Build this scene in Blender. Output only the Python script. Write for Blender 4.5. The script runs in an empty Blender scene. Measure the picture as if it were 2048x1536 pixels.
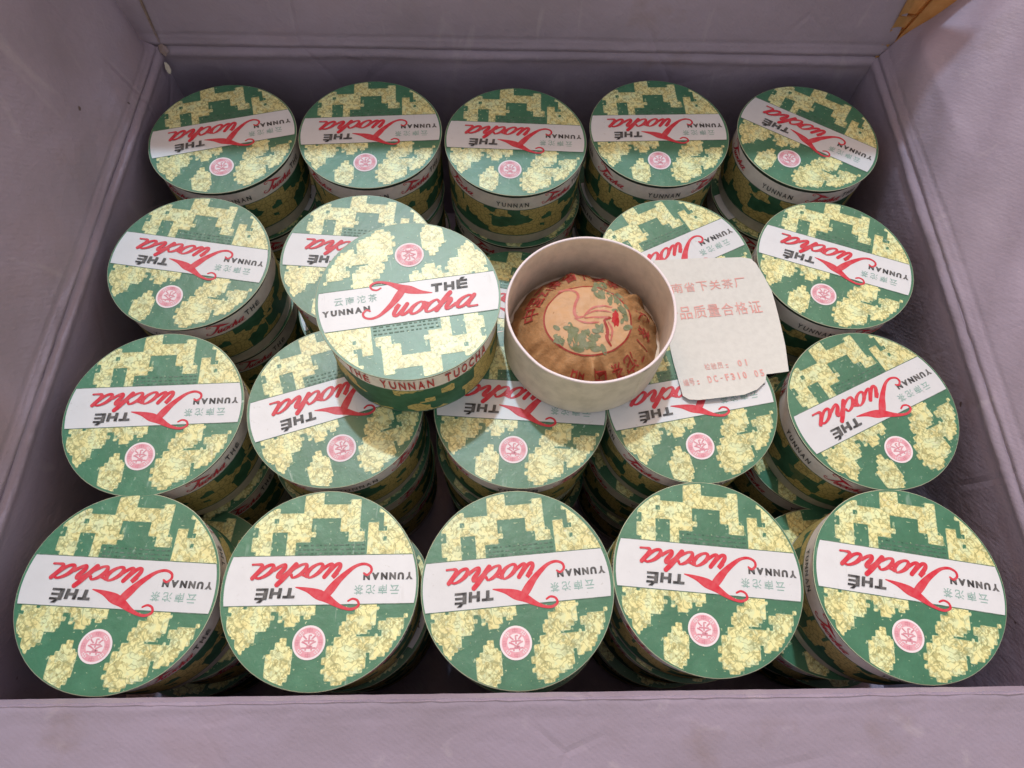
import bpy, bmesh, math, random
import numpy as np
from mathutils import Vector, Matrix, noise
from mathutils.geometry import tessellate_polygon
S = bpy.context.scene
COL = S.collection
R = math.radians

# ------------------------------------------------------------------ camera
cam_data = bpy.data.cameras.new('camera')
cam_data.sensor_width = 36.0
cam_data.lens = 36.0 * 1378.96 / 2048
cam_data.clip_start = 0.01
cam_data.clip_end = 50
cam = bpy.data.objects.new('camera', cam_data)
COL.objects.link(cam)
rt = Vector((0.99954, -0.01240, 0.02753)); up = Vector((-0.00043, 0.90587, 0.42355)); fw = Vector((0.03019, 0.42336, -0.90546))
M = Matrix.Identity(4)
for i in range(3):
    M[i][0] = rt[i]; M[i][1] = up[i]; M[i][2] = -fw[i]
M.translation = Vector((-0.01224, -0.16961, 0.32911))
cam.matrix_world = M
S.camera = cam

# ------------------------------------------------------------------ light
SUN_DIR = Vector((-0.085, 0.50, 0.86)).normalized()      # towards the sun: behind the carton, a little to the left
elev = math.asin(SUN_DIR.z)
world = bpy.data.worlds.new('World'); S.world = world
world.use_nodes = True
wn = world.node_tree.nodes; wl = world.node_tree.links
bgd = wn['Background']
sky = wn.new('ShaderNodeTexSky'); sky.sky_type = 'NISHITA'; sky.sun_disc = False
sky.sun_elevation = elev; sky.sun_rotation = math.atan2(SUN_DIR.x, SUN_DIR.y)
sky.air_density = 1.0; sky.dust_density = 1.5; sky.ozone_density = 0.4
tint = wn.new('ShaderNodeMix'); tint.data_type = 'RGBA'; tint.blend_type = 'MULTIPLY'
tint.inputs[0].default_value = 1.0
tint.inputs[7].default_value = (1.0, 0.665, 0.41, 1)       # warm light bounced about the yard
wl.new(sky.outputs[0], tint.inputs[6]); wl.new(tint.outputs[2], bgd.inputs[0])
bgd.inputs[1].default_value = 0.15
sun_l = bpy.data.lights.new('sun', 'SUN'); sun_l.energy = 0.71; sun_l.angle = R(2.2); sun_l.color = (0.63, 0.85, 1.0)
sun = bpy.data.objects.new('sun', sun_l); COL.objects.link(sun)
sun.rotation_euler = (-SUN_DIR).to_track_quat('-Z', 'Y').to_euler()
S.view_settings.view_transform = 'Standard'; S.view_settings.look = 'None'
S.view_settings.exposure = 1.27; S.view_settings.gamma = 1.0
S.cycles.max_bounces = 8; S.cycles.diffuse_bounces = 2

# ------------------------------------------------------------------ materials
def mat(name, base, rough=0.6, spec=0.4):
    m = bpy.data.materials.new(name); m.use_nodes = True
    b = m.node_tree.nodes['Principled BSDF']
    b.inputs['Base Color'].default_value = (*base, 1); b.inputs['Roughness'].default_value = rough
    b.inputs['Specular IOR Level'].default_value = spec
    return m, m.node_tree, b
def nd(t, kind, **kw):
    n = t.nodes.new(kind)
    for k, v in kw.items(): setattr(n, k, v)
    return n
def coords(t, scale=(1, 1, 1), rot=(0, 0, 0)):
    tc = nd(t, 'ShaderNodeTexCoord'); mp = nd(t, 'ShaderNodeMapping')
    mp.inputs['Scale'].default_value = scale; mp.inputs['Rotation'].default_value = rot
    t.links.new(tc.outputs['Object'], mp.inputs[0]); return mp.outputs[0]
def tnoise(t, vec, scale, detail=4, rough=0.6):
    n = nd(t, 'ShaderNodeTexNoise'); n.inputs['Scale'].default_value = scale
    n.inputs['Detail'].default_value = detail; n.inputs['Roughness'].default_value = rough
    t.links.new(vec, n.inputs['Vector']); return n.outputs['Fac']
def ramp(t, fac, stops):
    r = nd(t, 'ShaderNodeValToRGB'); e = r.color_ramp.elements
    while len(e) < len(stops): e.new(0.5)
    for el, (p, c) in zip(e, stops): el.position = p; el.color = (*c, 1) if len(c) == 3 else c
    t.links.new(fac, r.inputs[0]); return r.outputs[0]
def mix(t, fac, a, b, blend='MIX'):
    n = nd(t, 'ShaderNodeMix', data_type='RGBA', blend_type=blend)
    for sock, v in ((n.inputs[0], fac), (n.inputs[6], a), (n.inputs[7], b)):
        if hasattr(v, 'is_linked'): t.links.new(v, sock)
        else: sock.default_value = v if not isinstance(v, tuple) else (*v, 1)
    return n.outputs[2]
def bump(t, b, height, strength=0.3, dist=0.001):
    n = nd(t, 'ShaderNodeBump'); n.inputs['Strength'].default_value = strength; n.inputs['Distance'].default_value = dist
    t.links.new(height, n.inputs['Height']); t.links.new(n.outputs[0], b.inputs['Normal'])
def math_(t, op, a, b=None):
    n = nd(t, 'ShaderNodeMath', operation=op)
    for i, v in enumerate((a, b)):
        if v is None: continue
        if hasattr(v, 'is_linked'): t.links.new(v, n.inputs[i])
        else: n.inputs[i].default_value = v
    return n.outputs[0]

# mauve lining paper of the carton
def liner_mat():
    m, t, b = mat('mauve_liner', (0.36, 0.28, 0.34), 0.55, 0.35)
    v = coords(t)
    big = tnoise(t, v, 9, 3); fine = tnoise(t, v, 160, 5)
    c = ramp(t, big, [(0.3, (0.315, 0.27, 0.345)), (0.55, (0.365, 0.312, 0.415)), (0.75, (0.355, 0.278, 0.335))])
    c = mix(t, math_(t, 'MULTIPLY', fine, 0.25), c, (0.27, 0.20, 0.23))
    w = nd(t, 'ShaderNodeTexWave', wave_type='BANDS', bands_direction='DIAGONAL'); w.inputs['Scale'].default_value = 190
    w.inputs['Distortion'].default_value = 2.5; w.inputs['Detail'].default_value = 2
    t.links.new(v, w.inputs['Vector'])
    c = mix(t, math_(t, 'MULTIPLY', math_(t, 'MULTIPLY', w.outputs['Fac'], big), 0.08), c, (0.25, 0.18, 0.22))
    spk = tnoise(t, v, 75, 2)
    c = mix(t, ramp(t, spk, [(0.765, (0, 0, 0)), (0.785, (1, 1, 1))]), c, (0.12, 0.085, 0.085))
    scr = coords(t, (1, 1, 0.25), (0.5, 0.9, 0.35))
    sm_ = nd(t, 'ShaderNodeTexNoise'); sm_.inputs['Scale'].default_value = 70; sm_.inputs['Detail'].default_value = 6; sm_.inputs['Distortion'].default_value = 0.6
    t.links.new(scr, sm_.inputs['Vector'])
    c = mix(t, ramp(t, sm_.outputs['Fac'], [(0.62, (0, 0, 0)), (0.72, (0.30, 0.30, 0.30))]), c, (0.50, 0.44, 0.50))
    cr = nd(t, 'ShaderNodeTexVoronoi', feature='DISTANCE_TO_EDGE'); cr.inputs['Scale'].default_value = 9; t.links.new(coords(t, (1, 1, 0.6), (0.2, 0.4, 0.1)), cr.inputs['Vector'])
    crk = math_(t, 'MULTIPLY', ramp(t, cr.outputs['Distance'], [(0.0, (1, 1, 1)), (0.02, (0, 0, 0))]), ramp(t, tnoise(t, v, 11, 2), [(0.5, (0, 0, 0)), (0.62, (1, 1, 1))]))
    stn = tnoise(t, v, 14, 5)
    c = mix(t, ramp(t, stn, [(0.62, (0, 0, 0)), (0.78, (0.55, 0.55, 0.55))]), c, (0.22, 0.155, 0.12))
    t.links.new(c, b.inputs['Base Color'])
    sc = coords(t, (1, 1, 1), (0.3, 0.2, 0.6))
    wr = tnoise(t, sc, 34, 6, 0.65)
    h = math_(t, 'ADD', math_(t, 'MULTIPLY', w.outputs['Fac'], 0.025), math_(t, 'ADD', math_(t, 'MULTIPLY', fine, 0.25), math_(t, 'SUBTRACT', math_(t, 'MULTIPLY', wr, 1.3), math_(t, 'MULTIPLY', crk, 0.5))))
    bump(t, b, h, 0.62, 0.0016)
    return m
def kraft_mat():
    m, t, b = mat('kraft_board', (0.42, 0.24, 0.11), 0.75, 0.2)
    v = coords(t); f = tnoise(t, v, 120, 5)
    c = ramp(t, f, [(0.3, (0.40, 0.215, 0.085)), (0.7, (0.62, 0.37, 0.17))])
    t.links.new(c, b.inputs['Base Color']); bump(t, b, f, 0.3, 0.0006)
    return m
def thin_kraft_mat():
    m, t, b = mat('thin_kraft_paper', (0.6, 0.36, 0.16), 0.75, 0.2)
    v = coords(t); f = tnoise(t, v, 120, 5)
    c = ramp(t, f, [(0.3, (0.52, 0.28, 0.105)), (0.7, (0.70, 0.43, 0.20))])
    t.links.new(c, b.inputs['Base Color']); bump(t, b, f, 0.3, 0.0006)
    tr = nd(t, 'ShaderNodeBsdfTranslucent'); t.links.new(c, tr.inputs[0])
    mx = nd(t, 'ShaderNodeMixShader'); mx.inputs[0].default_value = 0.4
    t.links.new(b.outputs[0], mx.inputs[1]); t.links.new(tr.outputs[0], mx.inputs[2])
    t.links.new(mx.outputs[0], t.nodes['Material Output'].inputs[0])
    return m
def stain_mat():
    m, t, b = mat('torn_liner', (0.33, 0.24, 0.17), 0.8, 0.1)
    v = coords(t); f = tnoise(t, v, 90, 5)
    c = ramp(t, f, [(0.3, (0.19, 0.13, 0.10)), (0.5, (0.27, 0.205, 0.19)), (0.65, (0.34, 0.28, 0.34))])
    t.links.new(c, b.inputs['Base Color']); bump(t, b, f, 0.5, 0.0008)
    return m
def green_mat():
    m, t, b = mat('printed_green', (0.06, 0.23, 0.13), 0.44, 0.5)
    v = coords(t); f = tnoise(t, v, 70, 4)
    c = ramp(t, f, [(0.3, (0.028, 0.150, 0.075)), (0.55, (0.042, 0.188, 0.102)), (0.75, (0.070, 0.240, 0.140))])
    c = mix(t, ramp(t, cells(t, 0.00105), [(0.0, (0.3, 0.3, 0.3)), (0.5, (0, 0, 0))]), c, (0.032, 0.135, 0.075))
    t.links.new(scuff(t, c, 0.8, (0.36, 0.50, 0.42)), b.inputs['Base Color'])
    b.inputs['Coat Weight'].default_value = 0.5; b.inputs['Coat Roughness'].default_value = 0.36
    bump(t, b, math_(t, 'ADD', tnoise(t, v, 170, 5), math_(t, 'MULTIPLY', tnoise(t, v, 45, 3), 1.6)), 0.38, 0.0008)
    return m
def scuff(t, c, amount, white=(0.62, 0.64, 0.58)):
    """rubbed specks and scratches, different on every box"""
    tc = nd(t, 'ShaderNodeTexCoord'); oi = nd(t, 'ShaderNodeObjectInfo')
    cb_ = nd(t, 'ShaderNodeCombineXYZ'); off = math_(t, 'MULTIPLY', oi.outputs['Random'], 9.0)
    t.links.new(off, cb_.inputs[0]); t.links.new(off, cb_.inputs[2])
    va = nd(t, 'ShaderNodeVectorMath', operation='ADD'); t.links.new(tc.outputs['Object'], va.inputs[0]); t.links.new(cb_.outputs[0], va.inputs[1])
    mp = nd(t, 'ShaderNodeMapping'); mp.inputs['Scale'].default_value = (1, 0.16, 1); mp.inputs['Rotation'].default_value = (0, 0, 0.7)
    t.links.new(va.outputs[0], mp.inputs[0])
    k1 = ramp(t, tnoise(t, mp.outputs[0], 260, 3), [(0.66, (0, 0, 0)), (0.76, (1, 1, 1))])
    k2 = ramp(t, tnoise(t, va.outputs[0], 420, 3), [(0.64, (0, 0, 0)), (0.72, (1, 1, 1))])
    gate = ramp(t, tnoise(t, va.outputs[0], 38, 2), [(0.45, (0, 0, 0)), (0.65, (1, 1, 1))])
    k = mix(t, 1.0, mix(t, 1.0, k1, k2, 'LIGHTEN'), gate, 'MULTIPLY')
    c = mix(t, math_(t, 'MULTIPLY', k, amount), c, white)
    br = math_(t, 'ADD', math_(t, 'MULTIPLY', oi.outputs['Random'], 0.14), 0.91)
    hs = nd(t, 'ShaderNodeHueSaturation'); t.links.new(br, hs.inputs['Value']); t.links.new(c, hs.inputs['Color'])
    return hs.outputs[0]
def cells(t, size):
    """stepped halftone cells"""
    vo = nd(t, 'ShaderNodeTexVoronoi', feature='F1', distance='MANHATTAN'); vo.inputs['Scale'].default_value = 0.8 / size
    t.links.new(coords(t), vo.inputs['Vector']); se = nd(t, 'ShaderNodeSeparateColor'); t.links.new(vo.outputs['Color'], se.inputs[0])
    return se.outputs[0]
def yellow_mat():
    m, t, b = mat('printed_yellow_leaf', (0.70, 0.62, 0.33), 0.44, 0.5)
    v = coords(t)
    f = tnoise(t, v, 85, 3)
    c = ramp(t, f, [(0.3, (0.72, 0.65, 0.27)), (0.5, (0.79, 0.78, 0.37)), (0.7, (0.72, 0.83, 0.48))])
    c = mix(t, ramp(t, cells(t, 0.00105), [(0.0, (0.85, 0.85, 0.85)), (0.18, (0.6, 0.6, 0.6)), (0.38, (0, 0, 0))]), c, (0.40, 0.38, 0.14))
    c = mix(t, ramp(t, cells(t, 0.0021), [(0.72, (0, 0, 0)), (0.76, (0.45, 0.45, 0.45))]), c, (0.60, 0.74, 0.48))
    def contour(scale, level, w):
        f2 = nd(t, 'ShaderNodeTexNoise'); f2.inputs['Scale'].default_value = scale; f2.inputs['Detail'].default_value = 1.5
        t.links.new(v, f2.inputs['Vector'])
        dlt = math_(t, 'ABSOLUTE', math_(t, 'SUBTRACT', f2.outputs['Fac'], level))
        return ramp(t, dlt, [(w * 0.35, (1, 1, 1)), (w, (0, 0, 0))])
    c = mix(t, math_(t, 'MULTIPLY', contour(210, 0.50, 0.028), 0.55), c, (0.19, 0.22, 0.075))
    c = mix(t, math_(t, 'MULTIPLY', contour(120, 0.44, 0.016), 0.5), c, (0.14, 0.22, 0.09))
    for ro in (0.8, -0.7):
        wv = nd(t, 'ShaderNodeTexWave', wave_type='BANDS', bands_direction='X'); wv.inputs['Scale'].default_value = 105; wv.inputs['Distortion'].default_value = 3.0; wv.inputs['Detail'].default_value = 1
        t.links.new(coords(t, (1, 1, 1), (0, 0, ro)), wv.inputs['Vector'])
        gt = ramp(t, tnoise(t, coords(t, (1, 1, 1), (0, 0, ro)), 70, 1), [(0.50, (0, 0, 0)), (0.54, (1, 1, 1))])
        c = mix(t, math_(t, 'MULTIPLY', mix(t, 1.0, ramp(t, wv.outputs['Fac'], [(0.06, (1, 1, 1)), (0.24, (0, 0, 0))]), gt, 'MULTIPLY'), 0.38), c, (0.24, 0.25, 0.09))
    t.links.new(scuff(t, c, 0.5, (0.72, 0.73, 0.62)), b.inputs['Base Color'])
    b.inputs['Coat Weight'].default_value = 0.5; b.inputs['Coat Roughness'].default_value = 0.36
    bump(t, b, math_(t, 'ADD', tnoise(t, v, 170, 5), math_(t, 'MULTIPLY', tnoise(t, v, 45, 3), 1.6)), 0.38, 0.0008)
    return m
def mint_mat():
    m, t, b = mat('printed_pale_green', (0.30, 0.44, 0.26), 0.44, 0.5)
    v = coords(t)
    c = ramp(t, cells(t, 0.00105), [(0.0, (0.17, 0.27, 0.12)), (0.5, (0.27, 0.42, 0.24)), (1.0, (0.45, 0.58, 0.36))])
    t.links.new(scuff(t, c, 0.5), b.inputs['Base Color'])
    b.inputs['Coat Weight'].default_value = 0.5; b.inputs['Coat Roughness'].default_value = 0.36
    bump(t, b, math_(t, 'ADD', tnoise(t, v, 170, 5), math_(t, 'MULTIPLY', tnoise(t, v, 45, 3), 1.6)), 0.38, 0.0008)
    return m
def paper_mat(name, base, rough=0.5, spec=0.4, dark=0.82, bs=0.15, sc=130):
    m, t, b = mat(name, base, rough, spec)
    v = coords(t); f = tnoise(t, v, sc, 4); l = tnoise(t, v, 22, 3)
    c = ramp(t, f, [(0.3, tuple(x * dark for x in base)), (0.6, base)])
    if name == 'white_band_paper': c = scuff(t, c, 0.55, (0.42, 0.43, 0.42))
    c = mix(t, math_(t, 'MULTIPLY', l, 0.22), c, tuple(x * y for x, y in zip(base, (0.86, 0.80, 0.72))))
    t.links.new(c, b.inputs['Base Color']); bump(t, b, f, bs, 0.0005)
    return m
def ink(name, base, rough=0.5, var=0.75):
    m, t, b = mat(name, base, rough, 0.35)
    v = coords(t); f = tnoise(t, v, 260, 3)
    t.links.new(ramp(t, f, [(0.35, base), (0.75, tuple(min(1, x * var + (1 - var) * 0.75) for x in base))]), b.inputs['Base Color'])
    return m
def side_mat():
    m, t, b = mat('printed_side_leaves', (0.08, 0.2, 0.1), 0.6, 0.3)
    v = coords(t, (1, 1, 1.15))
    vo = nd(t, 'ShaderNodeTexVoronoi', feature='F1', distance='CHEBYCHEV'); vo.inputs['Scale'].default_value = 95; t.links.new(v, vo.inputs['Vector'])
    f = nd(t, 'ShaderNodeSeparateColor'); t.links.new(vo.outputs['Color'], f.inputs[0])
    k = ramp(t, f.outputs[0], [(0.46, (0, 0, 0)), (0.5, (1, 1, 1))])
    ve = nd(t, 'ShaderNodeTexVoronoi', feature='DISTANCE_TO_EDGE'); ve.inputs['Scale'].default_value = 300; t.links.new(v, ve.inputs['Vector'])
    y = mix(t, ramp(t, ve.outputs['Distance'], [(0.03, (0.6, 0.6, 0.6)), (0.09, (0, 0, 0))]), (0.53, 0.43, 0.16), (0.16, 0.15, 0.05))
    g = ramp(t, tnoise(t, v, 90, 4), [(0.3, (0.022, 0.09, 0.046)), (0.7, (0.056, 0.175, 0.10))])
    t.links.new(mix(t, k, g, y), b.inputs['Base Color'])
    return m
def wrapper_mat():
    m, t, b = mat('brown_tissue', (0.47, 0.245, 0.10), 0.6, 0.3)
    v = coords(t); f = tnoise(t, v, 60, 5); w = tnoise(t, v, 230, 5, 0.7)
    c = ramp(t, f, [(0.3, (0.37, 0.20, 0.085)), (0.6, (0.47, 0.28, 0.135)), (0.8, (0.56, 0.38, 0.22))])
    c = mix(t, math_(t, 'MULTIPLY', w, 0.5), c, (0.25, 0.10, 0.03))
    t.links.new(c, b.inputs['Base Color'])
    bump(t, b, math_(t, 'ADD', math_(t, 'MULTIPLY', w, 0.8), f), 0.8, 0.0016)
    return m
def ground_mat():
    m, t, b = mat('concrete_yard', (0.32, 0.28, 0.24), 0.85, 0.2)
    v = coords(t); f = tnoise(t, v, 6, 6)
    t.links.new(ramp(t, f, [(0.3, (0.25, 0.215, 0.18)), (0.7, (0.38, 0.335, 0.29))]), b.inputs['Base Color'])
    bump(t, b, tnoise(t, v, 60, 5), 0.4, 0.004)
    return m
M_THIN = thin_kraft_mat(); M_MINT = mint_mat()
M_LINER, M_KRAFT, M_STAIN, M_GREEN, M_YEL = liner_mat(), kraft_mat(), stain_mat(), green_mat(), yellow_mat()
M_WHITE = paper_mat('white_band_paper', (0.69, 0.72, 0.76), 0.42, 0.5, 0.95)
M_RIM = paper_mat('pale_rim_paper', (0.46, 0.50, 0.36), 0.55, 0.4)
M_SIDEW = paper_mat('side_band_paper', (0.84, 0.80, 0.75), 0.6, 0.35)  # side band's white paper, lightened in colour to stand for front light
M_BOARD = paper_mat('grey_board', (0.67, 0.63, 0.55), 0.7, 0.25, 0.80, 0.4)
M_INNER = paper_mat('board_inside_bounce', (0.80, 0.68, 0.57), 0.75, 0.15, 0.82, 0.4)  # tub board inside; warm bounce off the cake is put into its colour
M_CARD = paper_mat('slip_paper', (0.68, 0.69, 0.665), 0.7, 0.2, 0.92, 0.3, 300)
M_DKGREEN = ink('dark_green_ink', (0.03, 0.115, 0.065)); M_EDGE = ink('dark_edge', (0.012, 0.03, 0.018), 0.7, 0.97)  # M_EDGE: near-black line below the edge of the lid top
M_RED = ink('red_ink', (0.60, 0.02, 0.045), 0.45, 0.88); M_SIDERED = ink('side_red_ink', (0.46, 0.025, 0.025), 0.6, 0.9)
M_BLACK = ink('black_ink', (0.02, 0.02, 0.022))
M_PALE = ink('pale_green_ink', (0.22, 0.40, 0.36))
M_PINKD = ink('pink_ink', (0.72, 0.33, 0.40)); M_ROSE = ink('rose_ink', (0.62, 0.22, 0.29)); M_SEALW = ink('seal_white', (0.80, 0.72, 0.76))
M_SIDE = side_mat(); M_WRAP = wrapper_mat()
M_SLIPRED = ink('slip_red_ink', (0.70, 0.32, 0.29), 0.6, 0.7)
M_WRAPRED = ink('wrapper_red_ink', (0.33, 0.025, 0.015), 0.6, 0.92); M_WRAPPINK = ink('wrapper_pink_ink', (0.50, 0.13, 0.10), 0.6, 0.85)
M_WRAPLEAF = ink('wrapper_green_ink', (0.16, 0.185, 0.085), 0.6, 0.85); M_WRAPSPOT = ink('wrapper_spot_ink', (0.45, 0.008, 0.01), 0.6, 0.95)
M_WRAPLIGHT = ink('wrapper_pale_tan', (0.56, 0.335, 0.175), 0.6, 0.9)  # paler tan disc inside the red ring

# ------------------------------------------------------------------ mesh helpers
class MB:
    def __init__(self): self.v = []; self.f = []; self.m = []; self.mats = []
    def mi(self, m):
        if m not in self.mats: self.mats.append(m)
        return self.mats.index(m)
    def add(self, vs, fs, m):
        o = len(self.v); k = self.mi(m); self.v += [tuple(p) for p in vs]
        for f in fs: self.f.append([i + o for i in f]); self.m.append(k)
    def mesh(self, name, smooth=False):
        me = bpy.data.meshes.new(name); me.from_pydata(self.v, [], self.f)
        for m in self.mats: me.materials.append(m)
        me.polygons.foreach_set('material_index', self.m)
        me.polygons.foreach_set('use_smooth', [smooth] * len(self.f))
        me.update(); return me
def link(name, me, parent=None, loc=None):
    o = bpy.data.objects.new(name, me); COL.objects.link(o)
    if parent: o.parent = parent
    if loc: o.location = loc
    return o
def tag(o, label, cat, group=None):
    o['label'] = label; o['category'] = cat
    if group: o['group'] = group
    return o
def lathe(mb, prof, mats, seg=72, wob=0.0):
    """prof: [(r, z)], mats: one per span"""
    n = len(prof)
    for i in range(n - 1):
        (r0, z0), (r1, z1) = prof[i], prof[i + 1]
        vs = []; fs = []
        for k in range(seg):
            a = 2 * math.pi * k / seg; w = 1 + wob * (0.6 * math.sin(2 * a + 0.7) + noise.noise(Vector((math.cos(a) * 2.3, math.sin(a) * 2.3, 4))))
            vs += [(r0 * w * math.cos(a), r0 * w * math.sin(a), z0), (r1 * w * math.cos(a), r1 * w * math.sin(a), z1)]
        for k in range(seg):
            j = (k + 1) % seg
            if r1 < 1e-6: fs.append((2 * k, 2 * j, 2 * k + 1))
            elif r0 < 1e-6: fs.append((2 * k, 2 * j + 1, 2 * k + 1))
            else: fs.append((2 * k, 2 * j, 2 * j + 1, 2 * k + 1))
        mb.add(vs, fs, mats[i])
def catmull(pts, sub=7):
    out = []
    n = len(pts)
    for i in range(n - 1):
        p0 = pts[max(i - 1, 0)]; p1 = pts[i]; p2 = pts[i + 1]; p3 = pts[min(i + 2, n - 1)]
        for s in range(sub):
            t = s / sub
            out.append(tuple(0.5 * (2 * b + (c - a) * t + (2 * a - 5 * b + 4 * c - d) * t * t + (-a + 3 * b - 3 * c + d) * t ** 3)
                             for a, b, c, d in zip(p0, p1, p2, p3)))
    out.append(tuple(pts[-1])); return out
def ribbon(pts, sub=7):
    """[(x, y, w)] -> flat stroke (verts2d, faces) with round ends"""
    c = catmull(pts, sub); vs = []; fs = []
    for i, (x, y, w) in enumerate(c):
        a = c[max(i - 1, 0)]; b = c[min(i + 1, len(c) - 1)]
        dx, dy = b[0] - a[0], b[1] - a[1]; l = math.hypot(dx, dy) or 1
        nx, ny = -dy / l * w / 2, dx / l * w / 2
        vs += [(x + nx, y + ny), (x - nx, y - ny)]
    for i in range(len(c) - 1): fs.append((2 * i, 2 * i + 1, 2 * i + 3, 2 * i + 2))
    for e, s in ((0, -1), (len(c) - 1, 1)):
        x, y, w = c[e]; a = vs[2 * e]; o = len(vs); base = math.atan2(a[1] - y, a[0] - x)
        vs.append((x, y))
        for k in range(7):
            an = base - s * math.pi * k / 6
            vs.append((x + w / 2 * math.cos(an), y + w / 2 * math.sin(an)))
        for k in range(6): fs.append((o, o + 1 + k, o + 2 + k))
    return vs, fs
_tc = {}
def text2d(s, bold=0.0):
    """flat text outline from the built-in font, normalised to x0=0,y0=0; returns verts, faces, width, height"""
    if (s, bold) in _tc: return _tc[(s, bold)]
    cu = bpy.data.curves.new('t', 'FONT'); cu.body = s; cu.size = 1; cu.offset = bold; cu.resolution_u = 3
    o = bpy.data.objects.new('t', cu); COL.objects.link(o)
    dg = bpy.context.evaluated_depsgraph_get(); me = bpy.data.meshes.new_from_object(o.evaluated_get(dg))
    vs = [(p.co.x, p.co.y) for p in me.vertices]; fs = [tuple(p.vertices) for p in me.polygons]
    bpy.data.objects.remove(o); bpy.data.curves.remove(cu); bpy.data.meshes.remove(me)
    x0 = min(v[0] for v in vs); x1 = max(v[0] for v in vs); y0 = min(v[1] for v in vs); y1 = max(v[1] for v in vs)
    r = ([(x - x0, y - y0) for x, y in vs], fs, x1 - x0, y1 - y0); _tc[(s, bold)] = r; return r
def text_fit(s, x0, y0, x1, y1, bold=0.0, shear=0.0):
    vs, fs, w, h = text2d(s, bold)
    return [(x0 + x / w * (x1 - x0) + shear * (y / h * (y1 - y0)), y0 + y / h * (y1 - y0)) for x, y in vs], fs
def rough_poly(pts, rnd, step=0.05, amp=0.014):
    out = []
    for i, a in enumerate(pts):
        b = pts[(i + 1) % len(pts)]; l = math.hypot(b[0] - a[0], b[1] - a[1]); n = max(1, int(l / step))
        for k in range(n):
            t = k / n
            out.append((a[0] + (b[0] - a[0]) * t + rnd.uniform(-amp, amp), a[1] + (b[1] - a[1]) * t + rnd.uniform(-amp, amp)))
    return out
def poly_faces(pts):
    tri = tessellate_polygon([[Vector((x, y, 0)) for x, y in pts]])
    out = []
    for t in tri:
        (ax, ay), (bx, by), (cx, cy) = (pts[i] for i in t)
        out.append(t if (bx - ax) * (cy - ay) - (by - ay) * (cx - ax) > 0 else t[::-1])
    return out

# ------------------------------------------------------------------ ground and carton
BOX_BOTTOM = -0.163
gm = MB(); gm.add([(-3, -3, BOX_BOTTOM - 0.001), (3, -3, BOX_BOTTOM - 0.001), (3, 3, BOX_BOTTOM - 0.001), (-3, 3, BOX_BOTTOM - 0.001)], [(0, 1, 2, 3)], ground_mat())
g = link('ground', gm.mesh('ground')); g['kind'] = 'structure'

carton = bpy.data.objects.new('cardboard_box', None); COL.objects.link(carton); carton.location = (0, 0, BOX_BOTTOM)
tag(carton, 'large open cardboard carton lined with mauve grey paper, its four flaps folded out', 'cardboard box')
RIM = 0.009; FLOOR = -0.1555
CBL, CBR, CFR, CFL = (-0.2285, 0.2225), (0.2465, 0.2225), (0.2445, -0.1665), (-0.243, -0.1665)

def sheet(name, fn, nu, nv, thick, nrm, edge_m=M_LINER, drop=0.0):
    """grid of points fn(u,v); lined face up, kraft back a board's thickness behind"""
    mb = MB(); P = [[Vector(fn(i / nu, j / nv)) for i in range(nu + 1)] for j in range(nv + 1)]
    idx = lambda i, j: j * (nu + 1) + i
    top = [p for row in P for p in row]; N = Vector(nrm).normalized()
    bot = [p - N * thick for p in top]
    if drop:
        for p in bot: p.z = min(p.z, RIM - drop)     # bevelled outer top edge, under the fold
    q = [(idx(i, j), idx(i + 1, j), idx(i + 1, j + 1), idx(i, j + 1)) for j in range(nv) for i in range(nu)]
    a, b_, c = (top[k] for k in q[0][:3])
    if (b_ - a).cross(c - a).dot(N) < 0: q = [f[::-1] for f in q]
    mb.add(top, q, M_LINER); mb.add(bot, [f[::-1] for f in q], M_KRAFT)
    n = len(top); ring = [idx(i, 0) for i in range(nu + 1)] + [idx(nu, j) for j in range(1, nv + 1)] + [idx(i, nv) for i in range(nu - 1, -1, -1)] + [idx(0, j) for j in range(nv - 1, 0, -1)]
    mb.add([top[k] for k in ring] + [bot[k] for k in ring], [(k, (k + 1) % len(ring), (k + 1) % len(ring) + len(ring), k + len(ring)) for k in range(len(ring))], edge_m)
    me = mb.mesh(name, True)
    o = link(name, me, carton, (0, 0, -BOX_BOTTOM))
    return o
def bell(x, c, w): return math.exp(-((x - c) / w) ** 2)
def wall(A, B, seed, drop=0.0):
    d = Vector((B[0] - A[0], B[1] - A[1], 0)); n = Vector((-d.y, d.x, 0)).normalized()   # inward for A->B counter-clockwise
    def fn(u, v):
        z = FLOOR + (RIM - FLOOR) * (1 - (1 - v) ** 1.8)
        wob = noise.noise(Vector((u * 7 + seed, z * 22, seed))) * 0.0022 * min(1, (RIM - z) / 0.02 + 0.25)
        ins = 0.0013 * bell(z, 0.0045, 0.0026) - 0.0010 * bell(z, RIM, 0.0012) + wob + noise.noise(Vector((u * 60 + seed, z * 260, seed))) * 0.0006 * bell(z, RIM, 0.014)
        p = Vector((A[0], A[1], z)) + d * (u * 1.02 - 0.01) + n * ins
        return p
    return sheet('wall', fn, 90, 46, 0.005, n, M_LINER, drop)
w_front = wall(CFL, CFR, 3.1, 0.007); w_right = wall(CFR, CBR, 7.7); w_back = wall(CBR, CBL, 12.3); w_left = wall(CBL, CFL, 21.9)
fm = MB(); fm.add([(-0.25, -0.172, FLOOR), (0.252, -0.172, FLOOR), (0.252, 0.228, FLOOR), (-0.25, 0.228, FLOOR)], [(0, 1, 2, 3)], M_LINER)
fm.add([(-0.25, -0.172, BOX_BOTTOM), (0.252, -0.172, BOX_BOTTOM), (0.252, 0.228, BOX_BOTTOM), (-0.25, 0.228, BOX_BOTTOM)], [(3, 2, 1, 0)], M_KRAFT)
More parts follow.
